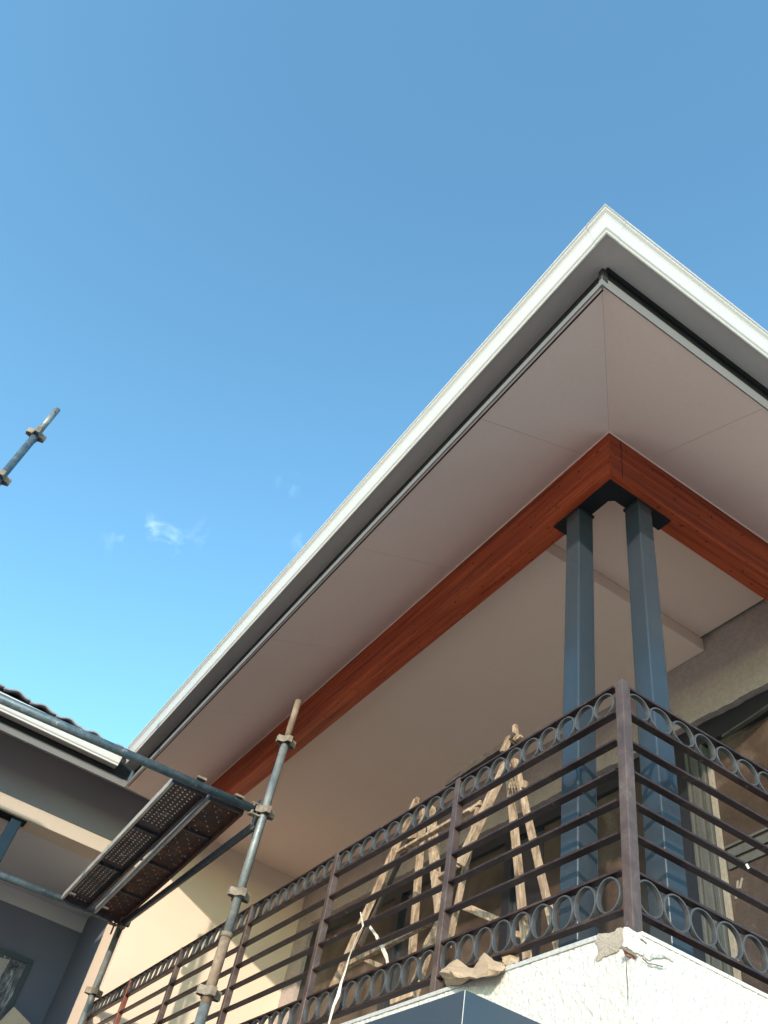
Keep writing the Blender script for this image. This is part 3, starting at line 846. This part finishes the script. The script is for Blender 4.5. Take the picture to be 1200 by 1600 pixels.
# steel planks with real punched holes ------------------------------------
def plank(label, ca, cb_, wid, m_deck, nx, ny, rowskip, hole, mid, hook_v, zt=1.40, zb=1.345):
    t = thing('scaffold_plank', label, 'scaffold plank', 'steel planks on the scaffold')
    A, B = Vector((*ca, 0)), Vector((*cb_, 0)); d = (B - A).normalized(); s_ = Vector((d.y, -d.x, 0)); ln = (B - A).length
    def P(u, v, z): return A + d * u + s_ * v + Vector((0, 0, z))
    b_ = MB()
    cw, cl = wid / nx, ln / ny
    rim = MB()
    rnd = random.Random(5)
    for j in range(ny):
        for i in range(nx):
            u0, u1, v0, v1 = j * cl, (j + 1) * cl, -wid / 2 + i * cw, -wid / 2 + (i + 1) * cw
            cu, cv = (u0 + u1) / 2, (v0 + v1) / 2
            q = [P(u0, v0, zt), P(u1, v0, zt), P(u1, v1, zt), P(u0, v1, zt)]
            if rowskip(i, j):
                b_.verts_faces(q, [(0, 1, 2, 3)])
                continue
            inner = []
            for k in range(8):
                a = -math.pi * 3 / 4 + k * math.pi / 4
                inner.append(P(cu + hole * math.cos(a), cv + hole * math.sin(a), zt))
            mids = [P(u0, v0, zt), P(cu, v0, zt), P(u1, v0, zt), P(u1, cv, zt), P(u1, v1, zt), P(cu, v1, zt), P(u0, v1, zt), P(u0, cv, zt)]
            # order: inner k angle from (-,-) going counter clockwise in (u, v)
            vs = mids + inner
            b_.verts_faces(vs, [(k, (k + 1) % 8, 8 + (k + 1) % 8, 8 + k) for k in range(8)])
            low = [P(cu + hole * .8 * math.cos(-math.pi * 3 / 4 + k * math.pi / 4), cv + hole * .8 * math.sin(-math.pi * 3 / 4 + k * math.pi / 4), zt - .006) for k in range(8)]
            rim.verts_faces(inner + low, [(k, (k + 1) % 8, 8 + (k + 1) % 8, 8 + k) for k in range(8)], True)
    bmesh.ops.remove_doubles(b_.bm, verts=b_.bm.verts, dist=1e-5)
    b_.build('deck', m_deck, t)
    rim.build('punched_rims', 'fitting', t, fix=False)['kind'] = 'stuff'  # worn rims coloured paler than the deck to paint sunlit hole edges
    for sg in (-1, 1):
        e = MB()
        v = sg * wid / 2
        e.prism([P(0, v, zb), P(0, v + sg * .004, zb), P(0, v + sg * .004, zt), P(0, v, zt)], d * ln)
        e.prism([P(0, v, zb), P(0, v - sg * .016, zb), P(0, v - sg * .016, zb + .003), P(0, v, zb + .003)], d * ln)
        e.build('side_rail', 'lip' if sg == -1 else m_deck, t)
    for u in mid:
        e = MB(); e.prism([P(u - .014, -wid / 2 + .001, zt - .022), P(u + .014, -wid / 2 + .001, zt - .022), P(u + .014, -wid / 2 + .001, zt - .001), P(u - .014, -wid / 2 + .001, zt - .001)], s_ * (wid - .002))
        e.build('stiffener', 'tube_dark' if m_deck == 'deck' else 'deck', t)
    for u in (.0, ln):
        e = MB(); e.prism([P(u, -wid / 2 - .002, zb + .004), P(u, wid / 2 + .002, zb + .004), P(u, wid / 2 + .002, zt), P(u, -wid / 2 - .002, zt)], d * .01)
        e.build('end_plate', 'deck', t)
    for v in (wid * hook_v,):
        e = MB(); pts = [P(.0, v - .022, zt - .004), P(-.05, v - .022, zt + .028), P(-.085, v - .022, zt + .026), P(-.10, v - .022, zt + .004), P(-.088, v - .022, zt + .004), P(-.078, v - .022, zt + .018), P(-.05, v - .022, zt + .019), P(.0, v - .022, zt - .012)]
        e.prism(pts, s_ * .062); e.build('hook', 'fitting', t, .001)
    e = MB(); e.prism([P(ln - .10, -wid * .36, zt - .006), P(ln - .10, -wid * .14, zt - .006), P(ln - .055, -wid * .14, zt - .006), P(ln - .055, -wid * .36, zt - .006)], (0, 0, .003)); e.build('plate_tag', 'white_tag', t)
    return t
plank('dark steel scaffold plank with dense punched holes and pale left edge', (-.775, Y1 + .06), (-.705, Y2 - .03), .245, 'deck', 7, 58,
      lambda i, j: (j % 19 in (17, 18)) or (i in (0, 6) and j % 2 == 1) or i == 6, .0085, (.92, 1.80), .12)
plank('rusty steel scaffold plank with sparse holes next to the balcony side', (-.500, Y1 + .06), (-.392, Y2 - .03), .250, 'deck_rust', 7, 44,
      lambda i, j: (i * 7 + j * 5) % 3 != 0 or i in (0, 6) or j % 11 == 10, .0068, (.62, 1.40, 2.15), .16)

# ================================================================ TIMBER TRESTLES
def stick(parent, name, a, b, X0, X1, w_, t_, m='timber', jit=.0035, taper=1.0):
    jit *= .22
    mb = MB(); mb.bar(on(*a, 0, X0), on(*b, 0, X1), w_ * .78, t_ * .85, (1, 0, 0), jit, 9, taper)
    return mb.build(name, m, parent, .003)
random.seed(21)
tr1 = thing('timber_trestle', 'rough timber trestle nearest the blue columns, its knotted top above the rail', 'trestle', 'rough timber trestles on the balcony')
stick(tr1, 'leg', (792, 1192), (718, 1352), .62, .50, .058, .05)
stick(tr1, 'leg', (748, 1262), (700, 1480), .56, .62, .030, .04)
stick(tr1, 'leg', (796, 1215), (824, 1500), .72, .80, .048, .045)
stick(tr1, 'leg', (804, 1187), (874, 1490), .66, .86, .040, .045)
stick(tr1, 'crossbar', (797, 1228), (822, 1226), .69, .69, .055, .03)
stick(tr1, 'crossbar', (724, 1416), (782, 1440), .62, .72, .050, .04, 'timber')
stick(tr1, 'crossbar', (800, 1459), (826, 1463), .78, .82, .04, .03)
stick(tr1, 'crossbar', (733, 1268), (752, 1252), .55, .6, .028, .02)
stick(tr1, 'post_top', (786, 1176), (797, 1152), .55, .58, .040, .04)
stick(tr1, 'post_top', (806, 1156), (805, 1134), .60, .61, .034, .035)
stick(tr1, 'post_top', (806, 1158), (815, 1150), .60, .60, .022, .03)
stick(tr1, 'headpiece', (790, 1166), (806, 1148), .57, .6, .035, .05, 'dark_board')
for k in range(3):
    mb = MB(); a_ = on(796 + 4 * k, 1214, 0, .64); b2 = on(802 + 5 * k, 1244, 0, .66); mb.tube(a_, b2, .0035, 6); mb.build('tie_wire', 'tube_rust', tr1)
tr2 = thing('timber_trestle', 'rough timber trestle further along with crooked branch leg and long crossbar', 'trestle', 'rough timber trestles on the balcony')
stick(tr2, 'leg', (651, 1250), (518, 1548), .78, .55, .036, .05)
stick(tr2, 'leg', (641, 1312), (562, 1478), .86, .74, .022, .04, 'dark_board')
stick(tr2, 'leg', (662, 1262), (643, 1500), .85, .95, .050, .05)
stick(tr2, 'leg', (673, 1262), (681, 1372), .66, .66, .062, .06)
stick(tr2, 'leg', (681, 1366), (691, 1448), .66, .64, .068, .06, 'timber', .008)
stick(tr2, 'leg', (690, 1442), (668, 1484), .64, .62, .070, .06, 'timber', .008)
stick(tr2, 'leg', (669, 1480), (644, 1560), .62, .60, .050, .06, 'timber', .008)
stick(tr2, 'crossbar', (622, 1332), (752, 1256), .60, .58, .026, .04)
stick(tr2, 'crossbar', (540, 1510), (697, 1428), .60, .62, .040, .04)
stick(tr2, 'crossbar', (571, 1499), (604, 1514), .62, .66, .036, .03)
stick(tr2, 'crossbar', (684, 1372), (716, 1352), .66, .60, .030, .03)
stick(tr2, 'spacer', (640, 1308), (652, 1306), .8, .8, .05, .04)
stick(tr2, 'post_top', (650, 1254), (653, 1246), .72, .72, .03, .03)
stick(tr2, 'foot', (648, 1552), (612, 1566), .56, .50, .06, .05)
tb = MB(); tb.bar(on(700, 1226, 0, .60), on(803, 1158, 0, .60), .05, .045, (0, 0, 1), .004, 12)
tag(tb.build('loose_board', 'dark_board', None, .003), 'dark weathered board lying along the top of the rough trestles', 'board')
# curved pale peel of wood caught on the trestle
mb = MB()
pk = [(578, 1448, .5), (588, 1462, .5), (597, 1480, .5), (604, 1495, .5), (606, 1508, .5)]
for (a, b, w_) in zip(pk, pk[1:], (.016, .022, .026, .022)):
    mb.bar(on(a[0], a[1], 0, a[2]), on(b[0], b[1], 0, b[2]), w_, .004, (1, 0, 0), 0, 2)
tag(mb.build('wood_peel', 'pale_strip', None), 'short curved pale sliver hanging behind the bars near the crossbar', 'sliver')
# long torn strip hanging outside the railing
mb = MB()
pk = [(563, 1425), (567, 1447), (558, 1462), (551, 1480), (545, 1496), (540, 1515), (533, 1535), (528, 1556), (521, 1572), (514, 1598), (508, 1625)]
wd = (.006, .026, .034, .028, .014, .011, .014, .022, .018, .018)
prev = None; vv = []
for i, p in enumerate(pk):
    c = on(*p, 0, -.035 - .01 * math.sin(i)); w_ = (wd + (.01,))[i] / 2
    sd = Vector((math.sin(i * .7) * .4, 1, .1)).normalized()
    vv.append([mb.bm.verts.new(c - sd * w_), mb.bm.verts.new(c + sd * w_)])
for a, b in zip(vv, vv[1:]): mb.bm.faces.new((a[0], a[1], b[1], b[0]))
o = mb.build('torn_strip', 'pale_strip', None); sd_ = o.modifiers.new('thick', 'SOLIDIFY'); sd_.thickness = .002
tag(o, 'long thin torn pale strip dangling outside the railing over the canopy', 'strip')

# ================================================================ CRUMPLED PAPER
rows = [[(700, 1508, .02), (714, 1498, -.02), (733, 1513, .0), (740, 1512, .01), (757, 1489, .01), (772, 1500, .0), (790, 1505, .01)],
        [(689, 1516, -.05), (704, 1508, -.07), (722, 1513, -.03), (741, 1523, -.05), (760, 1503, -.07), (776, 1510, -.05), (790, 1513, -.04)],
        [(687, 1520, -.09), (706, 1519, -.11), (728, 1519, -.07), (743, 1527, -.09), (762, 1514, -.11), (778, 1517, -.08), (786, 1519, -.05)],
        [(693, 1531, -.06), (712, 1527, -.10), (732, 1528, -.10), (744, 1529, -.095), (763, 1524, -.10), (777, 1523, -.07), (782, 1523, -.05)],
        [(697, 1541, -.04), (716, 1538, -.05), (734, 1531, -.06), (745, 1530, -.07), (762, 1527, -.06), (774, 1526, -.05), (780, 1526, -.04)]]
mb = MB(); vv = [[mb.bm.verts.new(on(x, y, 0, d)) for x, y, d in r_] for r_ in rows]
for a, b in zip(vv, vv[1:]):
    for i in range(len(a) - 1): 
        f = mb.bm.faces.new((a[i], a[i + 1], b[i + 1], b[i])); f.smooth = True
bmesh.ops.subdivide_edges(mb.bm, edges=mb.bm.edges, cuts=2, use_grid_fill=True, smooth=.35)
for v in mb.bm.verts:
    n_ = noise.noise_vector(v.co * 16) * .007 + noise.cell_vector(v.co * 45) * .003
    v.co += n_
for f in mb.bm.faces: f.smooth = False
o = mb.build('crumpled_paper', 'paper', None); s2 = o.modifiers.new('thick', 'SOLIDIFY'); s2.thickness = .0012
tag(o, 'torn brown paper sack crumpled over the wall edge under the rings', 'paper sack')
rows = [[(782, 1494, .02), (795, 1489, .04), (806, 1490, .05), (812, 1488, .06)], [(788, 1504, .0), (798, 1498, .0), (806, 1500, .02), (812, 1496, .04)], [(792, 1511, -.02), (800, 1507, -.02), (806, 1505, .0), (811, 1503, .02)]]
mb = MB(); vv = [[mb.bm.verts.new(on(x, y, 0, d)) for x, y, d in r_] for r_ in rows]
for a, b in zip(vv, vv[1:]):
    for i in range(len(a) - 1): mb.bm.faces.new((a[i], a[i + 1], b[i + 1], b[i]))
bmesh.ops.subdivide_edges(mb.bm, edges=mb.bm.edges, cuts=3, use_grid_fill=True)
for v in mb.bm.verts: v.co += noise.noise_vector(v.co * 45) * .007
o = mb.build('paper_scrap', 'paper', None); s2 = o.modifiers.new('thick', 'SOLIDIFY'); s2.thickness = .001
tag(o, 'small dark crumpled scrap of brown paper beside the torn sack', 'paper scrap')
